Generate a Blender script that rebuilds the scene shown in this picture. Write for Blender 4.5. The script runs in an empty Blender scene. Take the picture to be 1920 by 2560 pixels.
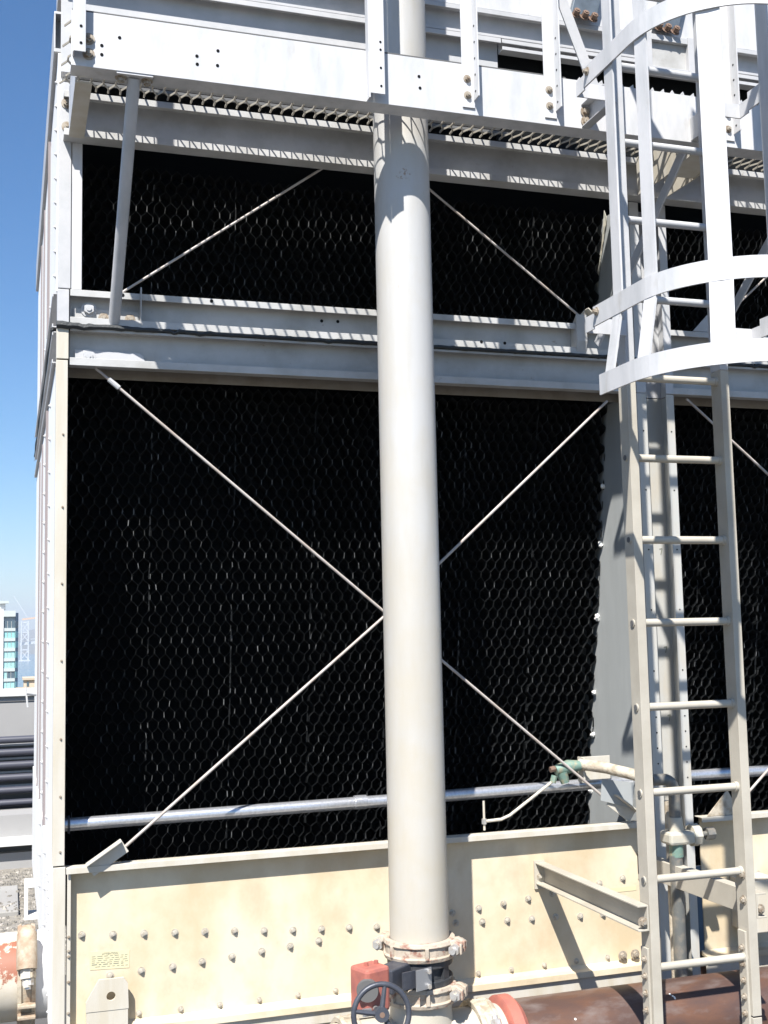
import bpy, math, random
from mathutils import Vector, Matrix
random.seed(7)
S = bpy.context.scene
COL = S.collection
R_ = math.radians

# ------------------------------------------------------------------ camera
cd = bpy.data.cameras.new("camera"); cam = bpy.data.objects.new("camera", cd); COL.objects.link(cam)
rt = Vector((0.95184175, -0.3058712, -0.02097832)); up = Vector((-0.01123427, -0.10317506, 0.99459977)); fw = Vector((0.30638386, 0.94646591, 0.10164257))
cam.matrix_world = Matrix(((rt.x, up.x, -fw.x, -0.2069), (rt.y, up.y, -fw.y, -4.5349), (rt.z, up.z, -fw.z, 1.5391), (0, 0, 0, 1)))
cd.sensor_fit = 'VERTICAL'; cd.sensor_height = 36.0; cd.lens = 40.69
cd.clip_start = 0.05; cd.clip_end = 60000
S.camera = cam
S.render.resolution_x = 768; S.render.resolution_y = 1024
# ------------------------------------------------------------------ sky, sun, exposure
SUN_FROM = Vector((-0.63, -1.0, 1.55)).normalized()
w = bpy.data.worlds.new("World"); S.world = w; w.use_nodes = True
nt = w.node_tree; bg = nt.nodes["Background"]
sky = nt.nodes.new("ShaderNodeTexSky"); sky.sky_type = 'NISHITA'; sky.sun_disc = False
sky.sun_elevation = math.asin(SUN_FROM.z); sky.sun_rotation = math.atan2(SUN_FROM.x, SUN_FROM.y) % (2 * math.pi)
sky.air_density = 1.0; sky.dust_density = 0.4; sky.ozone_density = 6.0; sky.altitude = 0
hs = nt.nodes.new('ShaderNodeHueSaturation'); hs.inputs['Saturation'].default_value = 1.18
nt.links.new(sky.outputs[0], hs.inputs['Color']); nt.links.new(hs.outputs[0], bg.inputs[0]); bg.inputs[1].default_value = 0.070
sl = bpy.data.lights.new("sun", 'SUN'); sl.energy = 5.0; sl.angle = R_(0.53); sl.color = (1.0, 0.96, 0.90)
so = bpy.data.objects.new("sun", sl); COL.objects.link(so)
so.rotation_euler = (-SUN_FROM).to_track_quat('-Z', 'Y').to_euler(); so.location = (-6, -10, 15)
S.view_settings.view_transform = 'Standard'; S.view_settings.look = 'None'
S.view_settings.exposure = 1.12; S.view_settings.gamma = 1.0; S.view_settings.use_curve_mapping = False

# ------------------------------------------------------------------ materials
def mat(name, col, rough=0.55, metal=0.0, col2=None, nscale=6.0, ndetail=6.0, lo=0.4, hi=0.65, bump=0.0, bscale=120.0,
        col3=None, n3=30.0, lo3=0.62, hi3=0.68, spec=0.5, stretch=(1, 1, 1)):
    m = bpy.data.materials.new(name); m.use_nodes = True
    t = m.node_tree; b = t.nodes["Principled BSDF"]
    b.inputs["Roughness"].default_value = rough; b.inputs["Metallic"].default_value = metal
    b.inputs["Specular IOR Level"].default_value = spec
    b.inputs["Base Color"].default_value = (*col, 1)
    tc = t.nodes.new("ShaderNodeTexCoord"); mp = t.nodes.new("ShaderNodeMapping"); mp.inputs["Scale"].default_value = stretch
    geo = t.nodes.new("ShaderNodeNewGeometry"); t.links.new(geo.outputs["Position"], mp.inputs[0])
    def noise(sc, det):
        n = t.nodes.new("ShaderNodeTexNoise"); n.inputs["Scale"].default_value = sc; n.inputs["Detail"].default_value = det
        n.inputs["Roughness"].default_value = 0.62; t.links.new(mp.outputs[0], n.inputs["Vector"]); return n
    def ramp(n, a, c):
        r = t.nodes.new("ShaderNodeMapRange"); r.inputs[1].default_value = a; r.inputs[2].default_value = c
        t.links.new(n.outputs["Fac"], r.inputs[0]); return r
    last = None
    if col2:
        r = ramp(noise(nscale, ndetail), lo, hi)
        mx = t.nodes.new("ShaderNodeMix"); mx.data_type = 'RGBA'
        mx.inputs[6].default_value = (*col, 1); mx.inputs[7].default_value = (*col2, 1)
        t.links.new(r.outputs[0], mx.inputs[0]); last = mx.outputs[2]
    if col3:
        r = ramp(noise(n3, 8.0), lo3, hi3)
        mx = t.nodes.new("ShaderNodeMix"); mx.data_type = 'RGBA'
        mx.inputs[6].default_value = (*col, 1); mx.inputs[7].default_value = (*col3, 1)
        if last: t.links.new(last, mx.inputs[6])
        t.links.new(r.outputs[0], mx.inputs[0]); last = mx.outputs[2]
    if last: t.links.new(last, b.inputs["Base Color"])
    if bump > 0:
        n = noise(bscale, 4.0); bp = t.nodes.new("ShaderNodeBump"); bp.inputs["Strength"].default_value = bump; bp.inputs["Distance"].default_value = 0.004
        t.links.new(n.outputs["Fac"], bp.inputs["Height"]); t.links.new(bp.outputs[0], b.inputs["Normal"])
    return m

M = {}
M['galv'] = mat("galvanised_white", (0.45, 0.45, 0.46), 0.5, 0.0, (0.38, 0.39, 0.40), 9, 8, 0.4, 0.7, 0.10, 60)
M['white'] = mat("white_coated_steel", (0.53, 0.53, 0.54), 0.45, 0.0, (0.43, 0.44, 0.45), 7, 8, 0.42, 0.68, 0.08, 80, (0.37, 0.355, 0.325), 9, 0.60, 0.80, stretch=(2, 2, 0.6))
M['wall'] = mat('brightened_casing_white', (0.80, 0.79, 0.77), 0.5, 0.0, (0.74, 0.72, 0.69), 3, 6, 0.4, 0.7, 0.04, 60)  # whiter than the other steel: strong sun on the side wall put into the colour
M['rearangle'] = mat('brown_dusty_angle', (0.26, 0.235, 0.20), 0.7, 0.0, (0.20, 0.17, 0.135), 9, 6, 0.4, 0.65)
M['strip'] = mat('mauve_grey_shade_line', (0.20, 0.175, 0.18), 0.8)  # colour of shading lines on the side wall, not of a real seal
M['beam'] = mat("weathered_grey_beam", (0.43, 0.43, 0.425), 0.55, 0.0, (0.33, 0.325, 0.31), 5, 9, 0.42, 0.66, 0.12, 70, (0.25, 0.22, 0.19), 24, 0.66, 0.74)
M['cream'] = mat("stained_cream_basin", (0.50, 0.405, 0.265), 0.62, 0.0, (0.62, 0.545, 0.41), 2.0, 10, 0.36, 0.60, 0.12, 60, (0.42, 0.33, 0.22), 3.4, 0.52, 0.86, stretch=(1.35, 1, 1.0))
M['post'] = mat("dusty_cream_post", (0.50, 0.475, 0.42), 0.6, 0.0, (0.45, 0.41, 0.33), 4, 8, 0.4, 0.64, 0.08, 60, stretch=(3, 3, 0.5))
M['ladder'] = mat("dusty_ladder_paint", (0.42, 0.39, 0.33), 0.6, 0.0, (0.36, 0.33, 0.275), 6, 8, 0.4, 0.66, 0.10, 150)
M['pipe'] = mat("riser_paint", (0.44, 0.44, 0.437), 0.5, 0.0, (0.39, 0.375, 0.345), 3.0, 9, 0.40, 0.68, 0.10, 40, (0.25, 0.17, 0.12), 46, 0.72, 0.76, stretch=(2.2, 2.2, 0.35))
M['coupling'] = mat("chipped_coupling", (0.42, 0.36, 0.29), 0.65, 0.0, (0.38, 0.32, 0.25), 14, 6, 0.4, 0.65, 0.35, 70, (0.25, 0.13, 0.095), 26, 0.53, 0.64)
M['leftpipe'] = mat("rust_blotched_white_pipe", (0.50, 0.46, 0.39), 0.55, 0.0, (0.44, 0.39, 0.30), 5, 6, 0.4, 0.66, 0.08, 60, (0.32, 0.10, 0.045), 30.0, 0.70, 0.73)
M['rustcoup'] = mat("rusty_cream_coupling", (0.37, 0.325, 0.25), 0.7, 0.0, (0.27, 0.185, 0.12), 18, 7, 0.42, 0.62, 0.35, 90)
M['rust'] = mat("brown_rusted_steel", (0.080, 0.046, 0.037), 0.5, 0.15, (0.13, 0.062, 0.036), 6, 9, 0.42, 0.66, 0.15, 90, (0.16, 0.13, 0.12), 9, 0.50, 0.74, stretch=(0.6, 1.4, 1.4))
M['redpaint'] = mat("red_paint", (0.38, 0.125, 0.092), 0.6, 0.0, (0.27, 0.095, 0.08), 18, 6, 0.4, 0.7, 0.2, 90)
M['iron'] = mat("dark_blue_grey_iron", (0.045, 0.05, 0.065), 0.42, 0.2, (0.07, 0.075, 0.09), 20, 5, 0.4, 0.7, 0.1, 120)
M['black'] = mat("black_valve_body", (0.03, 0.032, 0.036), 0.55, 0.0, (0.06, 0.06, 0.065), 20, 6, 0.45, 0.7, 0.25, 80)
M['zinc'] = mat("zinc_bolt", (0.55, 0.54, 0.52), 0.4, 0.6, (0.42, 0.36, 0.29), 40, 4, 0.45, 0.7)
M['boltdirty'] = mat("dirty_bolt", (0.34, 0.30, 0.245), 0.55, 0.2, (0.22, 0.165, 0.115), 60, 4, 0.45, 0.65)
M['boltpale'] = mat('pale_bolt', (0.46, 0.43, 0.37), 0.5, 0.2, (0.32, 0.28, 0.22), 60, 4, 0.45, 0.65)
M['rustbolt'] = mat("rusty_bolt", (0.17, 0.11, 0.08), 0.7, 0.1)
M['conduit'] = mat("galvanised_conduit", (0.62, 0.63, 0.66), 0.32, 0.75, (0.50, 0.51, 0.54), 90, 3, 0.4, 0.65)
M['rod'] = mat("pinkish_painted_rod", (0.42, 0.385, 0.36), 0.5, 0.0, (0.34, 0.285, 0.245), 12, 5, 0.42, 0.66)
M['fill'] = mat("black_pvc_fill", (0.006, 0.007, 0.008), 0.55, 0.0, (0.020, 0.021, 0.021), 55, 6, 0.50, 0.74, spec=0.2)
M['scaleglint'] = mat('limed_glint_edge', (0.010, 0.011, 0.011), 0.6, 0.0, (0.19, 0.195, 0.195), 9, 8, 0.46, 0.68, spec=0.2)  # pale scale colour also carries the sunlit glint of the vertical edges
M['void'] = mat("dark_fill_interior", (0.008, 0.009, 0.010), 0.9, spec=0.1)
M['seal'] = mat("black_mastic", (0.022, 0.026, 0.028), 0.6, 0.0, None, bump=0.6, bscale=80)
M['plate'] = mat("grey_partition_paint", (0.33, 0.345, 0.345), 0.6, 0.0, (0.30, 0.315, 0.315), 5, 6, 0.4, 0.7, 0.15, 90, stretch=(3, 3, 0.5))
M['colpaint'] = mat('grey_column_paint', (0.42, 0.42, 0.40), 0.6, 0.0, (0.42, 0.385, 0.32), 5, 7, 0.45, 0.7, 0.1, 90, stretch=(2, 2, 0.6))
M['caulk'] = mat("white_caulk_lump", (0.75, 0.74, 0.70), 0.6)
M['green'] = mat("verdigris_bronze", (0.15, 0.24, 0.20), 0.55, 0.2, (0.30, 0.27, 0.18), 40, 5, 0.48, 0.66, 0.2, 120)
M['copperdark'] = mat("dark_copper_tube", (0.13, 0.135, 0.13), 0.45, 0.2, (0.21, 0.19, 0.16), 30, 5, 0.45, 0.65)
M['pvc'] = mat("limed_pvc_fitting", (0.46, 0.42, 0.34), 0.6, 0.0, (0.37, 0.37, 0.325), 14, 6, 0.42, 0.62, 0.2, 100)
M['limescale'] = mat("crusty_white_pipe", (0.45, 0.40, 0.32), 0.75, 0.0, (0.29, 0.24, 0.175), 22, 8, 0.45, 0.62, 0.6, 110)
M['sticker'] = mat("faded_yellow_sticker", (0.58, 0.53, 0.34), 0.5)
M['ink'] = mat("faded_ink", (0.20, 0.21, 0.17), 0.7)
M['steelblue'] = mat("blue_grey_gusset", (0.13, 0.16, 0.19), 0.5, 0.3, (0.09, 0.11, 0.13), 14, 6, 0.4, 0.66)
M['tag'] = mat("aluminium_tag", (0.45, 0.46, 0.48), 0.35, 0.7)
M['gratemat'] = mat("dusty_grating", (0.36, 0.33, 0.275), 0.6, 0.0, (0.28, 0.25, 0.20), 30, 4, 0.4, 0.7)
M['concrete'] = mat("roof_membrane", (0.30, 0.29, 0.27), 0.9, 0.0, (0.24, 0.23, 0.215), 1.2, 8, 0.4, 0.7, 0.3, 40)
M['unseenroof'] = mat('bounce_cutting_dark_roof', (0.07, 0.068, 0.065), 0.9, 0.0, (0.10, 0.095, 0.09), 1.5, 8, 0.4, 0.7, 0.3, 30)
M['gravelbed'] = mat("roof_gravel_bed", (0.18, 0.165, 0.145), 0.95, 0.0, (0.25, 0.23, 0.195), 16, 8, 0.4, 0.6, 0.9, 30)
M['stone'] = mat("roof_pebbles", (0.24, 0.22, 0.185), 0.9, 0.0, (0.14, 0.13, 0.115), 7, 3, 0.4, 0.6, col3=(0.36, 0.33, 0.29), n3=11, lo3=0.55, hi3=0.6)
M['wallgrey'] = mat("pale_parapet_paint", (0.30, 0.295, 0.29), 0.8, 0.0, (0.27, 0.265, 0.26), 0.8, 6, 0.4, 0.7)
M['darkpipe'] = mat("dark_insulated_pipe", (0.055, 0.057, 0.075), 0.45)
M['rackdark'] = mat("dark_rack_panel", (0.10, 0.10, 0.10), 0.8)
M['bldwhite'] = mat("white_tower_panel", (0.60, 0.60, 0.585), 0.7)
M['bldgrey'] = mat("grey_spandrel", (0.46, 0.50, 0.49), 0.7)
M['teal'] = mat("teal_glass", (0.34, 0.60, 0.58), 0.25, 0.0, (0.26, 0.52, 0.51), 0.25, 2, 0.45, 0.6)
M['tealdark'] = mat("dark_teal_glass", (0.07, 0.11, 0.14), 0.2)
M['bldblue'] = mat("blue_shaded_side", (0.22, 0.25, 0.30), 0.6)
M['bridge'] = mat("bridge_steel", (0.50, 0.52, 0.54), 0.7)
M['tan'] = mat("tan_stone", (0.45, 0.38, 0.29), 0.85)
M['orange'] = mat("hazy_orange_jib", (0.50, 0.36, 0.28), 0.7)  # orange paled so the colour itself carries distance haze
M['hill'] = mat("far_hillside", (0.10, 0.105, 0.08), 0.95, 0.0, (0.15, 0.13, 0.10), 0.002, 6, 0.4, 0.6)
M['water'] = mat("bay_water", (0.08, 0.15, 0.18), 0.22, bump=0.25, bscale=0.02)

def blotch(m, centre, r0, r1, col, e0=0.50, e1=0.56, sc=26):
    """one rust blotch with a ragged edge round a fixed spot on the thing"""
    t = m.node_tree; b = t.nodes["Principled BSDF"]; src = b.inputs["Base Color"].links[0].from_socket
    g_ = t.nodes.new("ShaderNodeNewGeometry"); d = t.nodes.new("ShaderNodeVectorMath"); d.operation = 'DISTANCE'; d.inputs[1].default_value = centre
    t.links.new(g_.outputs["Position"], d.inputs[0])
    mr = t.nodes.new("ShaderNodeMapRange"); mr.inputs[1].default_value = r0; mr.inputs[2].default_value = r1; mr.inputs[3].default_value = 0.22; mr.inputs[4].default_value = -0.25
    t.links.new(d.outputs["Value"], mr.inputs[0])
    n = t.nodes.new("ShaderNodeTexNoise"); n.inputs["Scale"].default_value = sc; n.inputs["Detail"].default_value = 8; n.inputs["Roughness"].default_value = 0.7; t.links.new(g_.outputs["Position"], n.inputs["Vector"])
    ad = t.nodes.new("ShaderNodeMath"); t.links.new(mr.outputs[0], ad.inputs[0]); t.links.new(n.outputs["Fac"], ad.inputs[1])
    r2 = t.nodes.new("ShaderNodeMapRange"); r2.inputs[1].default_value = e0; r2.inputs[2].default_value = e1; t.links.new(ad.outputs[0], r2.inputs[0])
    mx = t.nodes.new("ShaderNodeMix"); mx.data_type = 'RGBA'; mx.inputs[7].default_value = (*col, 1)
    t.links.new(r2.outputs[0], mx.inputs[0]); t.links.new(src, mx.inputs[6]); t.links.new(mx.outputs[2], b.inputs["Base Color"])
blotch(M['leftpipe'], (-0.185, 0.2, 0.335), 0.02, 0.15, (0.25, 0.095, 0.055))
blotch(M['pipe'], (1.23, -0.44, 3.30), 0.0, 0.10, (0.26, 0.19, 0.14), 0.66, 0.74, 70)
blotch(M['pipe'], (1.25, -0.44, 0.0), 0.5, 2.6, (0.42, 0.375, 0.29), 0.24, 1.0, 5)
# ------------------------------------------------------------------ mesh helpers
class MB:
    def __init__(s): s.v = []; s.f = []
    def add(s, vs, fs):
        o = len(s.v); s.v += [tuple(p) for p in vs]; s.f += [tuple(i + o for i in f) for f in fs]; return s
    def box(s, x0, x1, y0, y1, z0, z1):
        return s.add([(x0, y0, z0), (x1, y0, z0), (x1, y1, z0), (x0, y1, z0), (x0, y0, z1), (x1, y0, z1), (x1, y1, z1), (x0, y1, z1)],
                     [(0, 3, 2, 1), (4, 5, 6, 7), (0, 1, 5, 4), (1, 2, 6, 5), (2, 3, 7, 6), (3, 0, 4, 7)])
    def obox(s, a, b, wd, th, upv=(0, 0, 1)):
        """bar from a to b; wd across in the plane of upv, th the other way"""
        a = Vector(a); b = Vector(b); d = (b - a).normalized(); u = Vector(upv); u = (u - d * u.dot(d)).normalized(); n = d.cross(u)
        vs = []
        for p in (a, b):
            for su, sn in ((-1, -1), (1, -1), (1, 1), (-1, 1)): vs.append(p + u * (su * wd / 2) + n * (sn * th / 2))
        return s.add(vs, [(0, 1, 2, 3), (7, 6, 5, 4), (0, 4, 5, 1), (1, 5, 6, 2), (2, 6, 7, 3), (3, 7, 4, 0)])
    def tube(s, pts, r, n=14, caps=True):
        pts = [Vector(p) for p in pts]; rs = r if isinstance(r, (list, tuple)) else [r] * len(pts)
        prev = None; rings = []
        for i, p in enumerate(pts):
            d = (pts[min(i + 1, len(pts) - 1)] - pts[max(i - 1, 0)]).normalized()
            if prev is None:
                u = Vector((0, 0, 1)) if abs(d.z) < 0.9 else Vector((1, 0, 0))
                u = (u - d * u.dot(d)).normalized()
            else: u = (prev - d * prev.dot(d)).normalized()
            prev = u; q = d.cross(u)
            rings.append([p + (u * math.cos(2 * math.pi * k / n) + q * math.sin(2 * math.pi * k / n)) * rs[i] for k in range(n)])
        vs = [p for r_ in rings for p in r_]; fs = []
        for i in range(len(pts) - 1):
            for k in range(n):
                k2 = (k + 1) % n; fs.append((i * n + k, i * n + k2, (i + 1) * n + k2, (i + 1) * n + k))
        if caps: fs.append(tuple(range(n - 1, -1, -1))); fs.append(tuple((len(pts) - 1) * n + k for k in range(n)))
        return s.add(vs, fs)
    def prism(s, poly, ext, off=(0, 0, 0)):
        """poly: list of 3-D points (planar), extruded by vector ext"""
        n = len(poly); a = [Vector(p) + Vector(off) for p in poly]; b = [p + Vector(ext) for p in a]
        fs = [tuple(range(n - 1, -1, -1)), tuple(range(n, 2 * n))] + [(i, (i + 1) % n, n + (i + 1) % n, n + i) for i in range(n)]
        return s.add(a + b, fs)
    def band(s, path, z0, z1, th, closed=False):
        """flat bar standing on edge along a horizontal path of (x, y)"""
        n = len(path); out = []
        for i, (x, y) in enumerate(path):
            a = path[max(i - 1, 0)]; b = path[min(i + 1, n - 1)]
            dx, dy = b[0] - a[0], b[1] - a[1]; l = math.hypot(dx, dy); nx, ny = -dy / l, dx / l
            out += [(x + nx * th / 2, y + ny * th / 2, z0), (x - nx * th / 2, y - ny * th / 2, z0), (x - nx * th / 2, y - ny * th / 2, z1), (x + nx * th / 2, y + ny * th / 2, z1)]
        fs = [(0, 1, 2, 3), tuple(4 * (n - 1) + k for k in (3, 2, 1, 0))]
        for i in range(n - 1):
            for k in range(4):
                k2 = (k + 1) % 4; fs.append((4 * i + k, 4 * i + 4 + k, 4 * i + 4 + k2, 4 * i + k2))
        return s.add(out, fs)
    def mesh(s, name, m, smooth=False):
        me = bpy.data.meshes.new(name); me.from_pydata(s.v, [], s.f); me.validate()
        import bmesh
        b = bmesh.new(); b.from_mesh(me); bmesh.ops.recalc_face_normals(b, faces=b.faces); b.to_mesh(me); b.free()
        me.materials.append(m)
        if smooth:
            for p in me.polygons: p.use_smooth = True
            try: me.set_sharp_from_angle(angle=R_(40))
            except Exception: pass
        return me
    def obj(s, name, m, parent=None, smooth=False, bevel=0.0):
        o = bpy.data.objects.new(name, s.mesh(name, m, smooth)); COL.objects.link(o)
        if parent: o.parent = parent
        if bevel:
            bv = o.modifiers.new("bevel", 'BEVEL'); bv.width = bevel; bv.segments = 2; bv.limit_method = 'ANGLE'; bv.angle_limit = R_(50)
        return o

def inst(name, me, loc, parent=None, rot=None, scale=None):
    o = bpy.data.objects.new(name, me); COL.objects.link(o); o.location = loc
    if rot is not None: o.rotation_euler = rot
    if scale is not None: o.scale = scale
    if parent: o.parent = parent
    return o
def thing(name, label, cat, group=None, loc=(0, 0, 0)):
    o = bpy.data.objects.new(name, None); COL.objects.link(o); o.location = loc; o.empty_display_size = 0.1
    o["label"] = label; o["category"] = cat
    if group: o["group"] = group
    return o
def tag(o, label, cat, group=None):
    o["label"] = label; o["category"] = cat
    if group: o["group"] = group
    return o
def box(name, m, parent, x0, x1, y0, y1, z0, z1, bevel=0.0015):
    return MB().box(x0, x1, y0, y1, z0, z1).obj(name, m, parent, bevel=bevel)
def hexbolt(r=0.011, h=0.010, wr=0.017, wh=0.003, n=6):
    """bolt head with washer, axis -Y, base at y=0"""
    b = MB(); b.tube([(0, 0, 0), (0, -wh, 0)], wr, 12); b.tube([(0, -wh, 0), (0, -wh - h, 0)], [r, r * 0.97], n); b.tube([(0, -wh - h, 0), (0, -wh - h - 0.004, 0)], r * 0.5, 8)
    return b
BOLT = hexbolt(0.0092, 0.0075, 0.0145, 0.0025).mesh("bolt", M['boltpale'])
BOLT_S = hexbolt(0.006, 0.006, 0.010, 0.002).mesh("bolt", M['boltdirty'])
BOLT_W = hexbolt(0.0085, 0.004, 0.012, 0.002).mesh("bolt", M['galv'])
BOLT_L = hexbolt(0.021, 0.016, 0.031, 0.004).mesh("bolt", M['galv'])
BOLT_M = hexbolt(0.014, 0.012, 0.021, 0.003).mesh("bolt", M['boltdirty'])
BOLT_R = hexbolt(0.016, 0.024, 0.022, 0.004).mesh("bolt", M['rustbolt'])
def hole(name, parent, x, y, z, r=0.006):
    return inst(name, HOLE, (x, y, z), parent, None, (r / 0.006, 1, r / 0.006))
HOLE = MB().tube([(0, 0, 0), (0, -0.0012, 0)], 0.006, 10).mesh("bolt_hole", M['void'])

def channel_x(name, m, parent, x0, x1, yf, yw, z0, z1, lip0=0.025, lip1=0.025, t=0.004, bevel=0.0012):
    """C channel along X, open towards the viewer: web at yw, flanges to yf, turned lips at the front"""
    p = [(yw + t, z0), (yf, z0), (yf, z0 + lip0), (yf + t, z0 + lip0), (yf + t, z0 + t), (yw, z0 + t), (yw, z1 - t), (yf + t, z1 - t), (yf + t, z1 - lip1), (yf, z1 - lip1), (yf, z1), (yw + t, z1)]
    return MB().prism([(x0, a, b) for a, b in p], (x1 - x0, 0, 0)).obj(name, m, parent, bevel=bevel)

# ================================================================== SETTING
def struct(o): o["kind"] = "structure"; return o
GZ = -1.05
struct(MB().add([(-60, -30, GZ), (60, -30, GZ), (60, 26, GZ), (-60, 26, GZ)], [(0, 1, 2, 3)]).obj("unseen_roof_ground", M['unseenroof']))  # unseen roof outside the gravel made dark to cut light bounced onto the steel
struct(MB().add([(-3.5, 5.0, GZ + .004), (0.6, 5.0, GZ + .004), (0.6, 9.5, GZ + .004), (-3.5, 9.5, GZ + .004)], [(0, 1, 2, 3)]).obj("gravel_bed", M['gravelbed']))
struct(MB().box(-3.2, -0.10, 7.15, 8.35, GZ - 0.02, GZ + 0.05).obj("roof_walkway", M['concrete'], bevel=0.01))
struct(MB().add([(-20000, 300, -72.6), (20000, 300, -72.6), (20000, 9000, -72.6), (-20000, 9000, -72.6)], [(0, 1, 2, 3)]).obj("bay_water", M['water']))
# loose gravel (one mass)
g = MB(); rg = random.Random(3)
for i in range(5200):
    x = rg.uniform(-1.15, 0.35); y = rg.uniform(5.2, 9.35)
    if -3.2 < x < -0.10 and 7.1 < y < 8.4 and rg.random() < 0.97 - (0.45 if y < 7.55 else 0): continue
    zt = GZ + (0.05 if (7.15 < y < 8.35 and x < -0.1) else 0)
    a = rg.uniform(0.010, 0.026); an = rg.uniform(0, 6.28); h = a * rg.uniform(0.5, 1.0)
    ps = [(x + a * math.cos(an + k * 1.2566) * rg.uniform(.7, 1.2), y + a * math.sin(an + k * 1.2566) * rg.uniform(.7, 1.2), zt) for k in range(5)]
    top = [(x + (p[0] - x) * .6, y + (p[1] - y) * .6, zt + h) for p in ps]
    g.add(ps + top, [(5, 6, 7, 8, 9)] + [(k, (k + 1) % 5, 5 + (k + 1) % 5, 5 + k) for k in range(5)])
go = g.obj("roof_gravel", M['stone']); go["kind"] = "stuff"; go["label"] = "loose tan roof gravel beyond the tower's left side"; go["category"] = "gravel"
# far hillside
hv = []; hf = []; N = 90
for i in range(N):
    x = -2600 + i * 60.0; t = i / N
    h = 40 + 70 * (0.5 + 0.5 * math.sin(i * 0.21 + 1.0)) + 18 * math.sin(i * 0.83) + 8 * math.sin(i * 2.1)
    for (dy, z) in ((0, -74), (350, -74 + (h + 74) * 0.55), (900, h), (1800, h * 0.6), (2400, -74)): hv.append((x, 5600 + dy + 60 * math.sin(i * .5), z))
for i in range(N - 1):
    for k in range(4): hf.append((i * 5 + k, i * 5 + 5 + k, i * 5 + 6 + k, i * 5 + 1 + k))
struct(MB().add(hv, hf).obj("hills", M['hill'], smooth=True))

# ================================================================== FAR THINGS
# suspension bridge pier, 3.9 km away
bt = thing("bridge_tower", "pale cross-braced suspension bridge tower standing in the bay", "bridge tower", loc=(45, 3895, -72.6))
def bar(name, a, b, wd, th, m=M['bridge'], parent=bt, upv=(1, 0, 0)): return MB().obox(a, b, wd, th, upv).obj(name, m, parent)
for sx in (-11, 11):
    bar("leg", (sx, 0, 0), (sx * .93, 0, 128), 4.2, 7)
bar("base", (0, 0, -2), (0, 0, 4), 34, 22)
for z0, z1 in ((6, 34), (62, 92), (92, 122)):
    bar("brace", (-10.5, 0, z0), (10.5, 0, z1), 2.2, 3, upv=(0, 0, 1)); bar("brace", (10.5, 0.5, z0), (-10.5, 0.5, z1), 2.2, 3, upv=(0, 0, 1))
for z in (36, 92, 124): bar("strut", (-10.5, 0.2, z), (10.5, 0.2, z), 3.4, 4, upv=(0, 0, 1))
dk = thing("bridge_deck", "pale truss bridge deck running past the bridge tower", "bridge", loc=(0, 3910, -12))
MB().obox((30, 0, -6), (330, 0, 22), 8, 18).obj("roadway", M['bridge'], dk)
MB().obox((30, -10, 6), (330, -10, 34), 2, 3).obj("cable", M['bridge'], dk)
# residential high-rise
hb = thing("high_rise", "white high-rise with teal bay windows beyond the roof parapet", "building", loc=(0, 328, 0))
MB().box(-16, -1.9, 0.4, 14, -40, 9.4).obj("wall", M['bldwhite'], hb)
MB().box(-1.9, 1.15, 1.15, 10, -40, 7.4).obj("bay_core", M['bldgrey'], hb)
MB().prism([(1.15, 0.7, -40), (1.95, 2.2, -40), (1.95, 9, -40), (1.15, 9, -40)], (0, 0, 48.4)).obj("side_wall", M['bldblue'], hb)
MB().box(-1.95, 1.2, 0.3, 9.5, 7.4, 9.0).obj("roof_parapet", M['bldgrey'], hb)
MB().box(-6, -1.5, 2, 9, 9.4, 11.0).obj("penthouse", M['bldwhite'], hb)
MB().box(-3.2, -0.6, 1, 4, 11.0, 11.7).obj("penthouse_roof", M['bldgrey'], hb)
for fl in range(9):
    z0 = 4.4 - fl * 2.72
    MB().box(-1.95, 1.18, 0.70, 1.16, z0 - 0.95, z0 - 0.10).obj("spandrel", M['bldgrey'], hb)
    for k in range(3):
        x0 = -1.82 + k * 1.0
        wm = M['tealdark'] if (fl == 0 or (fl == 5 and k > 0)) else M['teal']
        wn = MB().box(x0, x0 + 0.86, 0.95, 1.14, z0 - 0.08, z0 + 1.72).obj("window", wm, hb)
        MB().box(x0 - 0.07, x0 + 0.0, 0.86, 1.15, z0 - 0.1, z0 + 1.75).obj("mullion", M['bldwhite'], wn)
    MB().obox((1.22, 0.78, z0 + .8), (1.90, 2.05, z0 + .8), 1.7, 0.12).obj("side_window", M['teal'] if fl not in (0,) else M['tealdark'], hb)
# stone penthouse between parapet and bay
tb = thing("stone_rooftop", "small tan stone rooftop block with cornice beside the water", "building", loc=(0, 55.5, 0))
MB().box(0.46, 2.4, 0, 2, -6, -0.52).obj("wall", M['tan'], tb); MB().box(0.40, 2.4, -0.1, 2.1, -0.52, -0.42).obj("cornice", M['tan'], tb)
MB().box(0.08, 2.4, -0.4, -0.05, -6, -0.86).obj("ledge", M['tan'], tb); MB().box(0.60, 0.70, -0.03, 0.05, -0.84, -0.62).obj("window", M['tealdark'], tb)
# orange jib seen beyond the high-rise
jb = thing("crane_jib", "faint orange crane jib reaching above the bridge tower", "crane", loc=(0, 900, 0))
MB().obox((8.2, 0, 15.2), (30, 0, 17.6), 1.3, 1.0).obj("jib", M['orange'], jb); MB().obox((2.0, 0, 33), (12, 0, 16.6), 0.22, 0.22).obj("pendant_cable", M['bridge'], jb)

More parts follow.
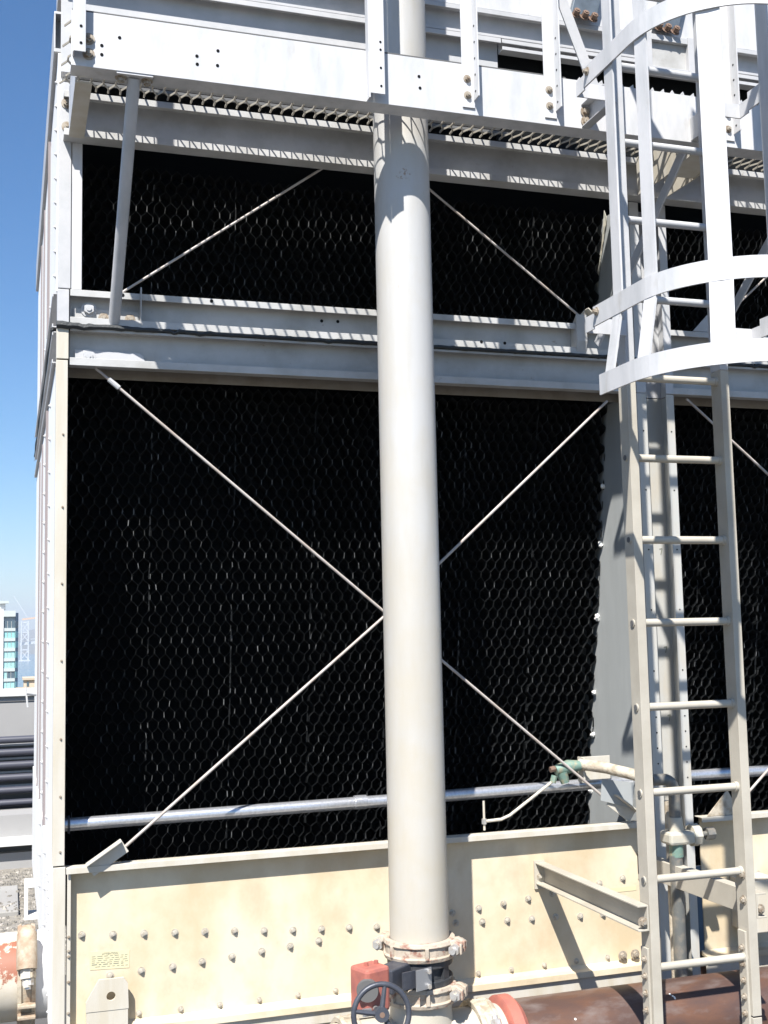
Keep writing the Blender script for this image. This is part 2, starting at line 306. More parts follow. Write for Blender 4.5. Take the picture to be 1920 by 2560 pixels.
# roof parapet, pipe rack, kerb on the same roof
pw = thing("parapet_wall", "pale grey roof parapet wall with bright coping behind the dark pipes", "wall", loc=(0, 11.5, 0))
MB().box(-14, 3, 0, 0.3, GZ, 0.78).obj("wall", M['wallgrey'], pw); MB().box(-14, 3, -0.04, 0.36, 0.78, 0.87).obj("coping", M['bldwhite'], pw, bevel=0.01)
MB().box(-14, 3, -0.012, 0.0, 0.715, 0.725).obj("joint", M['rackdark'], pw)
rk = thing("pipe_rack_panel", "dark grey backing panel of the rooftop pipe rack", "rack", loc=(0, 10.25, 0))
MB().box(-8, 2.2, 0.1, 0.2, -0.50, 0.30).obj("panel", M['rackdark'], rk)
for z in (0.26, 0.10, -0.06, -0.22): MB().box(-8, 2.2, 0.05, 0.098, z - 0.012, z + 0.012).obj("rail", M['galv'], rk)
pnames = ["topmost", "second", "third", "fourth", "fifth", "lowest"]
for k in range(6):
    z = 0.33 - k * 0.148
    o = MB().tube([(-8, 10.22, z), (2.2, 10.22, z)], 0.042, 12).obj("insulated_pipe", M['darkpipe'], smooth=True)
    tag(o, "dark horizontal rooftop pipe, %s of the six on the rack" % pnames[k], "pipe", "dark pipes on the rooftop rack")
db = thing("rooftop_duct", "long pale grey rooftop duct with white lid below the dark pipes", "duct", loc=(0, 9.5, 0))
MB().box(-8, 2.2, 0.05, 0.5, -0.70, -0.46).obj("side_panel", M['wallgrey'], db); MB().box(-8, 2.2, -0.12, 0.55, -0.78, -0.70).obj("lid", M['bldwhite'], db, bevel=0.006)
MB().box(-8, 2.2, 0.12, 0.5, -0.87, -0.78).obj("recess", M['rackdark'], db); MB().box(-8, 2.2, 0.0, 0.5, GZ, -0.87).obj("plinth", M['wallgrey'], db)

# ================================================================== COOLING TOWER
T = thing("cooling_tower", "white steel crossflow cooling tower with black honeycomb fill and cream basin", "cooling tower", loc=(0, 0, 0))
XR = 5.15            # right end built
# --- corner posts
box("corner_post", M['post'], T, -0.050, -0.006, 0.0, 0.05, 0.70, 2.60, 0.002)
box("corner_post", M['post'], T, -0.049, -0.004, -0.002, 0.05, 2.605, 2.728, 0.002)
box("corner_post", M['galv'], T, -0.047, -0.003, -0.001, 0.05, 2.738, 2.880, 0.002)
box("corner_post", M['galv'], T, -0.045, 0.002, 0.0, 0.05, 2.884, 3.72, 0.002)
box("jamb", M['white'], T, 0.004, 0.044, 0.006, 0.06, 2.884, 3.62, 0.002)
box("corner_post", M['post'], T, -0.046, -0.002, 0.0, 0.05, -0.35, 0.695, 0.002)
for z in (0.75, 0.95, 1.16, 1.45, 1.74, 2.03, 2.31): inst("bolt", BOLT_S, (-0.022, 0.0, z), T, None, (0.5, 0.5, 0.5))
# --- side wall panels (left) with slit joints, channel band and rim
edges = [0.05, 0.885, 1.745, 2.305, 3.45]
for k in range(4):
    y0, y1 = edges[k] + (0.024 if k else 0), edges[k + 1]
    for (z0, z1) in ((0.70, 2.585), (2.885, 3.86)):
        box("side_panel", M['wall'], T, -0.050, -0.012, y0, y1, z0 + 0.004 * k, z1, 0.0015)
    box("side_panel", M['wall'], T, -0.056, -0.012, y0, y1, 0.10, 0.698 + 0.003 * k, 0.0015)
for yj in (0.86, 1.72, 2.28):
    for (z0, z1) in ((0.72, 2.58), (2.90, 3.85)): box('shade_strip', M['strip'], T, -0.051 - (0.012 if yj < 1 else 0.008), -0.0515, yj, yj + 0.02, z0, z1 - 0.02 * yj, 0)  # coloured strips draw the dark shading lines down the wall
MB().tube([(-0.05, 2.9, 1.20), (-0.105, 2.9, 1.21)], 0.016, 10).obj('drain_cock', M['galv'], T, smooth=True); MB().tube([(-0.112, 2.9, 1.24), (-0.100, 2.9, 1.12)], 0.006, 8).obj('cock_handle', M['galv'], T)
sf = box('support_foot', M['wall'], T, -0.105, -0.012, 3.0, 3.12, 0.03, 0.065, 0.002)
box('foot_web', M['wall'], sf, -0.105, -0.085, 3.0, 3.12, -0.13, 0.029, 0.001); box('foot_plate', M['wall'], sf, -0.105, -0.012, 2.98, 3.14, -0.155, -0.131, 0.002)
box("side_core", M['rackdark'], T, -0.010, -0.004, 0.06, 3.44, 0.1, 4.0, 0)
for (z0, z1) in ((2.60, 2.725), (2.742, 2.878)):
    p = [(-0.012, z0), (-0.064, z0), (-0.064, z0 + 0.014), (-0.060, z0 + 0.014), (-0.060, z0 + 0.004), (-0.014, z0 + 0.004), (-0.014, z1 - 0.004), (-0.060, z1 - 0.004), (-0.060, z1 - 0.014), (-0.064, z1 - 0.014), (-0.064, z1), (-0.012, z1)]
    MB().prism([(a, 0.055, b) for a, b in p], (0, 3.40, 0)).obj("side_channel", M['galv'], T)
MB().tube([(-0.065 + 0.002 * math.sin(i), 0.05 + i * 0.12, 2.7335 + 0.002 * math.sin(i * 2.3)) for i in range(29)], 0.006, 6).obj("sealant_bead", M['seal'], T)
box("top_rim", M['galv'], T, -0.066, -0.012, 0.06, 3.45, 3.87, 3.885, 0.001); box("top_rim", M['galv'], T, -0.066, -0.060, 0.06, 3.45, 3.885, 4.03, 0.001)
box("top_rim", M['white'], T, -0.066, -0.012, 0.06, 3.45, 4.03, 4.04, 0.001)
box("rim_end", M["galv"], T, -0.0595, -0.013, 0.12, 0.126, 3.886, 4.029, 0)
for yy in (0.60, 1.39):
    for k in range(19):
        z = 0.36 + k * 0.145
        if 2.55 < z < 2.9: continue
        inst("bolt", BOLT_W, (-0.050 if z > 0.7 else -0.056, yy, z), T, (0, 0, -math.pi / 2))
for k in range(9):
    inst("bolt", BOLT_W, (-0.050, 0.10, 2.96 + k * 0.10), T, (0, 0, -math.pi / 2))
    inst("bolt", BOLT_W, (-0.056, 0.16 + 0.0 * k, 0.14 + k * 0.06), T, (0, 0, -math.pi / 2), (0.6,) * 3)
    inst("bolt", BOLT_W, (-0.056, 0.30, 0.14 + k * 0.06), T, (0, 0, -math.pi / 2), (0.6,) * 3)

# --- twin middle channels, per bay
C0, C1 = 2.470, 2.660          # centre column
for (x0, x1) in ((0.0, C0), (C1, XR)):
    channel_x("mid_beam", M['beam'], T, x0 + .001, x1 - .001, 0.0, 0.048, 2.745, 2.882, 0.028, 0.026)
    channel_x("mid_beam", M['beam'], T, x0 + .001, x1 - .001, 0.002, 0.050, 2.583, 2.729, 0.030, 0.010)
    box("rear_angle", M['rearangle'], T, x0 + .002, x1 - .002, 0.150, 0.158, 2.566, 2.605, 0.001)
    b = MB(); n = int((x1 - x0) / 0.02); rr = random.Random(5)
    pts = []; rs = []
    for i in range(n + 1):
        pts.append((x0 - (0.05 if x0 == 0 else 0) + (x1 - x0 + (0.05 if x0 == 0 else 0)) * i / n, -0.003, 2.737 + rr.uniform(-.0015, .0015) - (0.006 if rr.random() < .05 else 0)))
        rs.append(0.0075 + (0.006 * max(0, 1 - i / 22.) if x0 == 0 else 0) + rr.uniform(-.0015, .003))
    b.tube(pts, rs, 7).obj("sealant_bead", M['seal'], T, smooth=True)
    box("divider_floor", M['plate'], T, x0 + .002, x1 - .002, 0.056, 0.50, 2.700, 2.712, 0)
# gussets, bolts at left end of the channels
gp = MB().box(0.015, 0.285, 0.038, 0.046, 2.752, 2.818).obj("gusset_plate", M['beam'], T, bevel=0.001)
MB().prism([(0.02, 0.042, 2.592), (0.30, 0.042, 2.592), (0.285, 0.042, 2.640), (0.27, 0.042, 2.652), (0.02, 0.042, 2.655)], (0, 0.006, 0)).obj("gusset_plate", M['galv'], T, bevel=0.001)
inst("bolt", BOLT_L, (0.073, 0.038, 2.815), T); inst("bolt", BOLT_L, (0.070, 0.042, 2.626), T); inst("bolt", BOLT_M, (0.13, 0.038, 2.785), T); inst("bolt", BOLT_M, (0.232, 0.038, 2.785), T)
MB().prism([(0.268, 0.0, 2.752), (0.268, 0.046, 2.752), (0.268, 0.046, 2.868), (0.268, -0.012, 2.905), (0.268, -0.014, 2.86)], (0.005, 0, 0)).obj("stiffener_plate", M['beam'], T)
MB().prism([(2.175, 0.0, 2.752), (2.175, 0.046, 2.752), (2.175, 0.046, 2.868), (2.175, -0.012, 2.92), (2.175, -0.014, 2.80)], (0.05, 0, 0)).obj("stiffener_plate", M['beam'], T)
for x, z in ((1.02, 2.832), (1.09, 2.834), (0.55, 2.872), (0.2, 2.872), (1.72, 2.772), (1.83, 2.772)): hole("bolt_hole", T, x, (0.0475 if z == 2.832 or z == 2.834 else -0.0003), z, 0.007)

# --- top beam of the upper opening (stands proud of the corner post)
channel_x("top_beam", M['beam'], T, -0.030, XR, -0.065, 0.005, 3.475, 3.655, 0.028, 0.026)
inst("bolt", BOLT_M, (-0.016, -0.001, 3.535), T); inst("bolt", BOLT_M, (-0.018, -0.001, 3.63), T)
# --- hot water basin channels above
channel_x("basin_channel", M['galv'], T, -0.04, 1.86, 0.0, 0.045, 3.76, 4.170, 0.02, 0.022)
channel_x("basin_channel", M['galv'], T, 1.865, XR, 0.0, 0.045, 4.118, 4.168, 0.016, 0.018)
channel_x("basin_channel", M['galv'], T, -0.04, XR, 0.004, 0.050, 4.174, 4.300, 0.012, 0.020)
box("basin_cover", M['white'], T, -0.04, XR, 0.010, 0.6, 4.304, 4.62, 0.002)
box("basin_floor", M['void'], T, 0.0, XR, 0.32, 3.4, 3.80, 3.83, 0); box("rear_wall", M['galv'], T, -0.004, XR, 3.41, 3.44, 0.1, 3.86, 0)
box("opening_shade_panel", M['void'], T, -0.003, 1.90, 0.14, 0.15, 3.66, 3.82, 0)  # black panels: darkness of the unlit interior put into their colour
box("opening_shade_panel", M['void'], T, 1.868, XR, 0.10, 0.11, 3.67, 4.172, 0)
box("basin_strip", M['rackdark'], T, -0.03, 1.86, -0.045, -0.038, 3.70, 3.70 + 0.012, 0)
# framed bay end and blue-grey anchor plates
fr = box("access_panel", M['beam'], T, 2.615, 2.81, -0.004, 0.0, 4.135, 4.26, 0)
for a in ((2.585, 2.615, 4.10, 4.295), (2.81, 2.845, 4.10, 4.295)): box("panel_frame", M['galv'], fr, a[0], a[1], -0.028, -0.001, a[2], a[3], 0.001)
for a in ((4.262, 4.290), (4.108, 4.133)): box("panel_frame", M['galv'], fr, 2.616, 2.809, -0.026, -0.001, a[0], a[1], 0.001)
for x0 in (2.66, 2.23):
    an = MB().prism([(x0 - .03, -0.03, 4.325), (x0 + .10, -0.03, 4.325), (x0 + .15, -0.03, 4.50), (x0 + 0.02, -0.03, 4.50)], (0, 0.03, 0)).obj("anchor_plate", M['steelblue'], T, bevel=0.002)
    for k in range(3): inst("bolt", BOLT_R, (x0 - 0.01 + k * 0.045, -0.03, 4.318 - 0.004 * k), an, (R_(-25), 0, 0))

# --- centre column (channel open to the viewer) and partition plates
def colchan(z0, z1, m, yo=0.0):
    p = [(C0, 0.105), (C0, yo), (C0 + 0.048, yo), (C0 + 0.048, yo + 0.004), (C0 + 0.004, yo + 0.004), (C0 + 0.004, 0.101), (C1 - 0.004, 0.101), (C1 - 0.004, yo + 0.004), (C1 - 0.040, yo + 0.004), (C1 - 0.040, yo), (C1, yo), (C1, 0.105)]
    return MB().prism([(a, b, z0) for a, b in p], (0, 0, z1 - z0)).obj("centre_column", m, T, bevel=0.001)
cc = colchan(-0.35, 2.578, M['colpaint']); colchan(2.582, 3.47, M['galv'], -0.002)
for k in range(26):
    z = 0.80 + k * 0.067
    for x in (C0 + 0.026, C1 - 0.02):
        if k % 4 == 0 or k < 6: hole("bolt_hole", cc, x, -0.0003, z, 0.0035)
box("partition_plate", M['plate'], T, C0 - 0.006, C0 - 0.001, 0.002, 0.80, 0.20, 2.575, 0)
box("partition_plate", M['plate'], T, C0 - 0.006, C0 - 0.001, 0.002, 0.60, 2.885, 3.47, 0)
cp = M['caulk']
for z in (0.86, 1.02, 1.23, 1.58, 1.92, 2.2, 0.75):
    y = 0.26 + (2.6 - z) * 0.1726 - 0.012
    l = MB(); rr = random.Random(int(z * 100))
    for q in range(3): l.tube([(C0 - 0.012, y + rr.uniform(-.01, .01), z + rr.uniform(-.012, .012)), (C0 - 0.022, y + rr.uniform(-.012, .012), z + rr.uniform(-.012, .012))], [0.012, 0.006], 7)
    l.obj("caulk_lump", cp, T, smooth=True)
# torn strip hanging at the upper partition
rr = random.Random(2); pl = [(2.455, 0.20, 3.50)]
for i in range(9): pl.append((2.455 + rr.uniform(-.004, .004), 0.205 + i * 0.012 + rr.uniform(-.01, .01), 3.46 - i * 0.038))
for i in range(8, -1, -1): pl.append((2.455, 0.175 + i * 0.016 + (0.0 if i % 2 else 0.006), 3.46 - i * 0.036))
MB().prism(pl, (0.003, 0, 0)).obj("torn_strip", M['pvc'], T)
# 7s chalked on the column web
for x, z in ((2.618, 1.87), (2.620, 1.425), (2.622, 1.12)):
    sv = MB().obox((x - .007, 0.1002, z + .012), (x + .008, 0.1002, z + .014), 0.0035, 0.0014, (0, 0, 1)); sv.obox((x + .007, 0.1002, z + .013), (x - .001, 0.1002, z - .014), 0.0035, 0.0014, (1, 0, 0))
    sv.obj("numeral", M['ink'], T)

# --- honeycomb fill packs
def honeycomb(wd, ht, seed, depth=0.05):  # vertical cell edges carry pale scale plus painted sun glint, slot 1
    """hexagonal cell pack in its own XZ plane, front at y=0, running back in +y and sloping down"""
    rr = random.Random(seed); b = MB(); b.scale = []; cw = 0.0405; rh = 0.0455; vs = 0.0225
    nx = int(wd / cw); nz = int(ht / rh); cache = {}
    def P(x, z):
        k = (round(x * 2000), round(z * 2000))
        if k not in cache: cache[k] = (x + rr.uniform(-.0022, .0022) + .003 * math.sin(z * 4.1 + seed) * math.sin(math.pi * x / wd), rr.uniform(-.003, .003) + .007 * math.sin(z * 5.3 + seed * 2) * math.sin(x * 11 + seed), z + rr.uniform(-.0022, .0022) - .004 * math.sin(math.pi * x / wd))
        return cache[k]
    def wall(a, c, th):
        dx, dz = c[0] - a[0], c[2] - a[2]; l = math.hypot(dx, dz) or 1; nxx, nzz = -dz / l * th, dx / l * th
        dn = -0.02
        q = [(a[0] - nxx, a[1], a[2] - nzz), (c[0] - nxx, c[1], c[2] - nzz), (c[0] + nxx, c[1], c[2] + nzz), (a[0] + nxx, a[1], a[2] + nzz)]
        bk = [(p[0] * 1.0, depth, p[2] + dn) for p in q]
        if abs(dx) < 0.008 and rr.random() < 0.9: b.scale.append(len(b.f))
        b.add(q + bk, [(0, 1, 2, 3), (0, 4, 5, 1), (2, 6, 7, 3)])
    for j in range(nz):
        for i in range(nx + 1):
            x = i * cw + (cw / 2 if j % 2 else 0); z = j * rh
            if x > wd: continue
            lo = P(x, z); hi = P(x, z + vs)
            th = 0.0009 * rr.uniform(.7, 1.6)
            wall(lo, hi, th)
            if x + cw / 2 <= wd + .001: wall(hi, P(x + cw / 2, z + rh), 0.0005)
            if x - cw / 2 >= -0.001: wall(hi, P(x - cw / 2, z + rh), 0.0005)
    # ragged sheet edges at the pack's side
    for j in range(nz):
        if rr.random() < 0.30:
            z = j * rh; b.add([(wd - .004 + rr.uniform(-.002, .002), -0.004, z), (wd + rr.uniform(-.001, .003), -0.006, z), (wd + .001, -0.004, z + rr.uniform(.03, .06)), (wd - .003, -0.003, z + .04)], [(0, 1, 2, 3)])
    return b
def fill_mesh(ht, seed):
    b = honeycomb(0.305, ht, seed); me = b.mesh("fill_pack", M['fill']); me.materials.append(M['scaleglint'])
    if len(me.polygons) == len(b.f):
        for i in b.scale: me.polygons[i].material_index = 1
    return me
LOW = [fill_mesh(2.12, q) for q in (1, 2, 3)]
UPP = [fill_mesh(0.66, q) for q in (4, 5)]
tilt = math.atan(0.1726)
def packs(x0, x1):
    n = int((x1 - x0) / 0.308); wd = (x1 - x0) / n
    for i in range(n):
        dy = random.uniform(-.012, .012)
        o = inst("fill_pack", LOW[i % 3], (x0 + i * wd, 0.26 + (2.62 - 0.52) * 0.1726 + dy, 0.52), T, (tilt, 0, 0), (wd / 0.308, 1, 1)); o["kind"] = "stuff"
        o = inst("fill_pack", UPP[i % 2], (x0 + i * wd, 0.345 + dy, 2.87), T, (tilt, 0, 0), (wd / 0.308, 1, 1)); o["kind"] = "stuff"
box('end_post', M['galv'], T, XR - 0.05, XR, 0.0, 0.05, -0.3, 3.47, 0.002); box('end_wall', M['wall'], T, XR + 0.001, XR + 0.03, 0.05, 3.45, 0.1, 3.86, 0)
packs(0.0, C0 - 0.008); packs(C1, XR - 0.05)
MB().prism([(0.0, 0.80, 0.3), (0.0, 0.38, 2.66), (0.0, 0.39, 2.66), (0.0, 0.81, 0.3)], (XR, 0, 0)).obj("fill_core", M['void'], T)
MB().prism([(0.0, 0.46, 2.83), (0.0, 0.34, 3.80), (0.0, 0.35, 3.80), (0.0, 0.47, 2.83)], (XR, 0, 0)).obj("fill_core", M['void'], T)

# --- cold water basin
for (x0, x1, side) in ((0.0, 2.452, 0), (2.70, XR, 1)):
    bw = box("basin_wall", M['cream'], T, x0 + 0.02, x1, 0.05, 0.056, 0.075, 0.69, 0)
    MB().prism([(x0, 0.056, 0.690), (x0, -0.004, 0.690), (x0, -0.004, 0.668), (x0, 0.0, 0.668), (x0, 0.0, 0.686), (x0, 0.052, 0.686)], (x1 - x0, 0, 0)).obj("top_flange", M['post'], bw, bevel=0.001)
    MB().prism([(x0, 0.049, 0.112), (x0, 0.030, 0.100), (x0, 0.000, 0.097), (x0, 0.000, 0.072), (x0, 0.012, 0.072), (x0, 0.012, 0.088), (x0, 0.049, 0.090)], (x1 - x0, 0, 0)).obj("bottom_lip", M['cream'], bw, bevel=0.001)
    box("base_angle", M['post'], bw, x0, x1, 0.014, 0.020, 0.02, 0.086, 0.001)
    box("sill_beam", M['rust'] if side else M['post'], bw, x0, x1, 0.12, 0.2, -0.3, 0.06, 0.002)
box("end_angle", M['post'], T, 0.004, 0.018, 0.012, 0.049, -0.3, 0.665, 0.001)
row1 = [(0.059, 0.435), (0.173, 0.426), (0.288, 0.418), (0.404, 0.41), (0.518, 0.403), (0.633, 0.394), (0.749, 0.384), (0.864, 0.375), (0.98, 0.368), (1.094, 0.362), (1.209, 0.354)]
row2 = [(0.163, 0.278), (0.278, 0.283), (0.395, 0.285), (0.507, 0.292), (0.622, 0.299), (0.739, 0.307), (0.852, 0.315), (0.968, 0.324)]
r1 = [(1.536, 0.378), (1.652, 0.386), (1.764, 0.395), (1.877, 0.405), (1.99, 0.416), (2.1, 0.427), (2.213, 0.439), (2.326, 0.451)]
r2 = [(1.55, 0.337), (1.666, 0.331), (1.779, 0.326), (1.891, 0.322), (2.002, 0.319), (2.116, 0.311), (2.224, 0.31)]
for x, z in row1 + row2 + r1 + r2: inst("bolt", BOLT, (x, 0.05, z), T, (0, random.uniform(0, 1), 0))
for k in range(5): inst("bolt", BOLT, (2.78 + k * 0.115, 0.05, 0.43 - k * 0.008), T, (0, random.uniform(0, 1), 0))
for x, z in [(0.269, 0.13), (0.425, 0.127), (0.574, 0.126), (0.727, 0.127), (0.881, 0.127), (1.034, 0.127), (1.642, 0.127), (1.79, 0.127), (1.941, 0.128), (2.091, 0.129), (2.238, 0.13)]: inst("bolt", BOLT, (x, 0.05, z), T, (0, random.uniform(0, 1), 0), (0.8, 1, 0.8))
for x in (2.30, 2.36): inst("bolt", BOLT_M, (x, 0.03, 0.135), T)
for z in (0.44, 0.39, 0.37, 0.28, 0.17): inst("bolt", BOLT_S, (0.011, 0.012, z), T, None, (0.6, 0.6, 0.6))
# lifting lug with a real hole
poly = [(0.073, 0.168), (0.227, 0.167), (0.224, 0.257), (0.209, 0.279), (0.119, 0.279), (0.073, 0.202)]
hc = (0.163, 0.217); hr = 0.0165; K = 24
def on_poly(a):
    d = (math.cos(a), math.sin(a)); best = 9
    for i in range(6):
        p, q = poly[i], poly[(i + 1) % 6]; ex, ez = q[0] - p[0], q[1] - p[1]; den = d[0] * ez - d[1] * ex
        if abs(den) < 1e-9: continue
        t = ((p[0] - hc[0]) * ez - (p[1] - hc[1]) * ex) / den; u = ((p[0] - hc[0]) * d[1] - (p[1] - hc[1]) * d[0]) / den
        if t > 0 and -1e-6 <= u <= 1 + 1e-6: best = min(best, t)
    return (hc[0] + d[0] * best, hc[1] + d[1] * best)
angs = sorted([2 * math.pi * k / K for k in range(K)] + [math.atan2(p[1] - hc[1], p[0] - hc[0]) % (2 * math.pi) for p in poly])
lv = []; lf = []; n = len(angs)
for a in angs:
    o = on_poly(a); i_ = (hc[0] + hr * math.cos(a), hc[1] + hr * math.sin(a))
    lv += [(o[0], 0.0, o[1]), (i_[0], 0.0, i_[1]), (o[0], 0.012, o[1]), (i_[0], 0.012, i_[1])]
for k in range(n):
    a = 4 * k; b = 4 * ((k + 1) % n); lf += [(a, b, b + 1, a + 1), (a + 2, a + 3, b + 3, b + 2), (a, a + 2, b + 2, b), (a + 1, b + 1, b + 3, a + 3)]
lug = MB().add(lv, lf).obj("lifting_lug", M['post'], T)
box("lug_base", M['post'], lug, 0.075, 0.225, 0.002, 0.049, 0.10, 0.167, 0.001)
# yellow notice
st = MB().prism([(0.087, 0.0485, 0.371), (0.235, 0.0485, 0.365), (0.233, 0.0485, 0.299), (0.090, 0.0485, 0.305)], (0, 0.001, 0)).obj("notice_sticker", M['sticker'], T)
def text(body, size, x, y, z, m, parent, name="lettering", rz=0.0):
    cu = bpy.data.curves.new(name, 'FONT'); cu.body = body; cu.size = size; cu.align_x = 'CENTER'; cu.extrude = 0.0002
    to = bpy.data.objects.new(name, cu); COL.objects.link(to); bpy.context.view_layer.update()
    me = bpy.data.meshes.new_from_object(to); bpy.data.objects.remove(to); me.materials.clear(); me.materials.append(m)
    o = bpy.data.objects.new(name, me); COL.objects.link(o); o.location = (x, y, z); o.rotation_euler = (math.pi / 2, rz, 0); o.parent = parent; return o
text("ATTENTION", 0.0105, 0.163, 0.0478, 0.3545, M['ink'], st, rz=R_(2))
ln = MB(); rr = random.Random(11)
for r in range(6):
    x = 0.096
    while x < 0.224 - (0.01 if r == 4 else 0):
        l = rr.uniform(.008, .02); z = 0.349 - r * 0.0075 - (x - .16) * 0.035
        if r != 5 or x > .105: ln.box(x, min(x + l, .228), 0.0478, 0.0483, z, z + (0.0030 if r in (4,) else 0.0018))
        x += l + rr.uniform(.004, .009)
ln.obj("small_print", M['ink'], st)
box("notice_sticker", M['sticker'], T, 2.262, 2.39, 0.0485, 0.0495, 0.395, 0.415, 0)
# basin corner clutter in the right bay
box("drain_box", M['post'], T, 2.86, 3.02, -0.10, 0.05, 0.20, 0.42, 0.004)
MB().tube([(3.02, -0.12, 0.10), (3.02, -0.12, 0.66)], 0.028, 14).obj("drain_pipe", M['conduit'], T, smooth=True)

# --- brace rods with clevises
def rod(a, b, r=0.0060, mid=()):
    return MB().tube([a, *mid, b], r, 10).obj("brace_rod", M['rod'], T, smooth=True)
ra = rod((0.100, 0.035, 2.582), (2.27, 0.030, 0.778)); rb = rod((0.215, 0.015, 0.750), (2.330, 0.020, 2.54), mid=((1.27, 0.017, 1.605),))
MB().tube([(0.150, 0.035, 2.540), (0.19, 0.035, 2.507)], 0.0105, 8).obj("rod_sleeve", M['galv'], ra)
rc = rod((0.196, 0.02, 2.886), (1.215, 0.02, 3.62), 0.005); rd = rod((1.290, 0.02, 3.60), (2.215, 0.02, 2.918), 0.005)
def clevis(a, b, parent):
    a = Vector(a); b = Vector(b); m = MB().obox(a, b, 0.055, 0.006, (0, 0, 1)); d = (b - a).normalized(); u = Vector((0, 0, 1)); u = (u - d * u.dot(d)).normalized()
    m.obox(a + u * 0.027 + Vector((0, -0.02, 0)), b + u * 0.027 + Vector((0, -0.02, 0)), 0.006, 0.045, u)
    return m.obj("clevis", M['post'], parent, bevel=0.001)
clevis((0.085, 0.004, 0.676), (0.212, 0.004, 0.757), rb); clevis((2.365, 0.012, 0.715), (2.258, 0.012, 0.795), ra)
clevis((2.275, 0.004, 2.862), (2.205, 0.004, 2.925), rd)
r5 = rod((2.745, 0.03, 2.57), (4.1, 0.03, 1.47)); r6 = rod((2.90, 0.03, 0.72), (4.1, 0.03, 1.74)); rod((2.90, 0.02, 2.91), (3.7, 0.02, 3.60), 0.005)
MB().prism([(2.73, 0.0, 0.692), (2.90, 0.0, 0.692), (2.84, 0.0, 0.80)], (0, 0.006, 0)).obj("gusset_plate", M['limescale'], T)
MB().prism([(2.78, 0.0, 2.884), (2.93, 0.0, 2.884), (2.90, 0.0, 2.955), (2.86, 0.0, 2.965)], (0, 0.006, 0)).obj("gusset_plate", M['galv'], T)

# ================================================================== WALKWAY
W = thing("service_walkway", "white steel service walkway with expanded metal deck above the openings", "walkway")
YF = -0.62
fx = [(-0.030, XR)]
MB().prism([(-0.030, YF, 3.485), (-0.030, YF, 3.683), (-0.030, YF + 0.005, 3.683), (-0.030, YF + 0.005, 3.489), (-0.030, YF + 0.082, 3.489), (-0.030, YF + 0.082, 3.485)], (XR + 0.03, 0, 0)).obj("fascia", M['white'], W, bevel=0.0012)
box("fascia_shade_line", M['rackdark'], W, -0.028, 1.85, YF + 0.001, YF + 0.006, 3.6835, 3.689, 0)  # dark bar draws the shadowed line along the fascia top
for x, z in [(0.132, 3.605), (0.072, 3.568), (0.072, 3.535), (0.40, 3.575), (0.401, 3.545), (0.475, 3.605), (0.473, 3.55), (1.235, 3.61), (1.238, 3.565), (2.88, 3.60), (2.882, 3.55)]: hole("bolt_hole", W, x, YF - 0.0002, z, 0.006)
# end members and cross bearers
eb = box("end_bearer", M['post'], W, -0.012, 0.046, YF + 0.084, -0.066, 3.466, 3.472, 0.001)
box("bearer_web", M['white'], eb, -0.012, -0.006, YF + 0.084, -0.066, 3.4725, 3.655, 0.001)
for x in (2.48, 2.62):
    MB().prism([(x, -0.068, 3.478), (x, -0.068, 3.652), (x, YF + 0.084, 3.652), (x, YF + 0.084, 3.490), (x, -0.30, 3.475)], (0.006, 0, 0)).obj("cross_bearer", M['post'], W)
MB().prism([(2.487, -0.30, 3.478), (2.619, -0.30, 3.478), (2.619, YF + 0.084, 3.492), (2.487, YF + 0.084, 3.492)], (0, 0, 0.004)).obj("bearer_plate", M['post'], W)
# expanded metal deck
gb = MB(); px_ = 0.0465; bond, slant = 0.034, 0.040; yd0 = YF + 0.012
for j in range(9):
    y0 = yd0 + j * (bond + slant); y1 = y0 + bond; y2 = y1 + slant
    if y1 > -0.03: break
    for i in range(0, int((XR + .03) / px_)):
        x = -0.026 + i * px_ + (px_ / 2 if j % 2 else 0)
        gb.obox((x, y0, 3.668), (x, y1, 3.668), 0.007, 0.0062, (0.0, 0.3, 1))
        for sgn in (-1, 1):
            if y2 > -0.03: continue
            gb.obox((x, y1 - .002, 3.668), (x + sgn * px_ / 2, y2 + .002, 3.668), 0.007, 0.0034, (0.35 * sgn, 0.3, 1))
gr = gb.obj("expanded_metal_deck", M['gratemat'], W); gr["kind"] = "stuff"
tt = MB()
for i in range(66):
    x = 1.90 + i * px_; tt.prism([(x, YF + 0.0005, 3.6835), (x + 0.020, YF + 0.0005, 3.6835), (x + 0.011 + 0.003 * (i % 3), YF + 0.0005, 3.6975)], (0, 0.006, 0))
to_ = tt.obj("deck_edge_teeth", M['galv'], W); to_["kind"] = "stuff"
MB().obox((1.965, YF - 0.012, 3.66), (1.80, YF - 0.012, 4.10), 0.045, 0.006, (1, 0, 0)).obj("rail_brace", M['galv'], W)
# rail posts: angle iron bolted to the fascia
def rail_post(x, wd=0.05, leg=0.055, z0=3.510, zb=3.538):
    p = MB().box(x, x + wd, YF - 0.006, YF - 0.001, z0, 4.85).obj("rail_post", M['white'], W, bevel=0.001)
    MB().box(x + wd - 0.005, x + wd, YF - leg, YF - 0.0065, zb, 4.85).obj("post_flange", M['white'], p, bevel=0.001)
    for z in (zb + 0.02, zb + 0.085): inst("bolt", BOLT_M, (x + wd * 0.4, YF - 0.006, z), p, None, (0.75, 0.8, 0.75))
    for k in range(5): inst("bolt_hole", HOLE, (x + wd - 0.0052, YF - leg * 0.5, zb + 0.03 + k * 0.065), p, (0, 0, -math.pi / 2), (0.7, 1, 0.7))
    return p
box("rail_post", M['white'], W, -0.024, 0.016, YF - 0.045, YF - 0.040, 3.515, 4.85, 0.001)
box("post_flange", M['white'], W, -0.026, -0.021, YF - 0.039, YF - 0.001, 3.515, 4.85, 0.001)
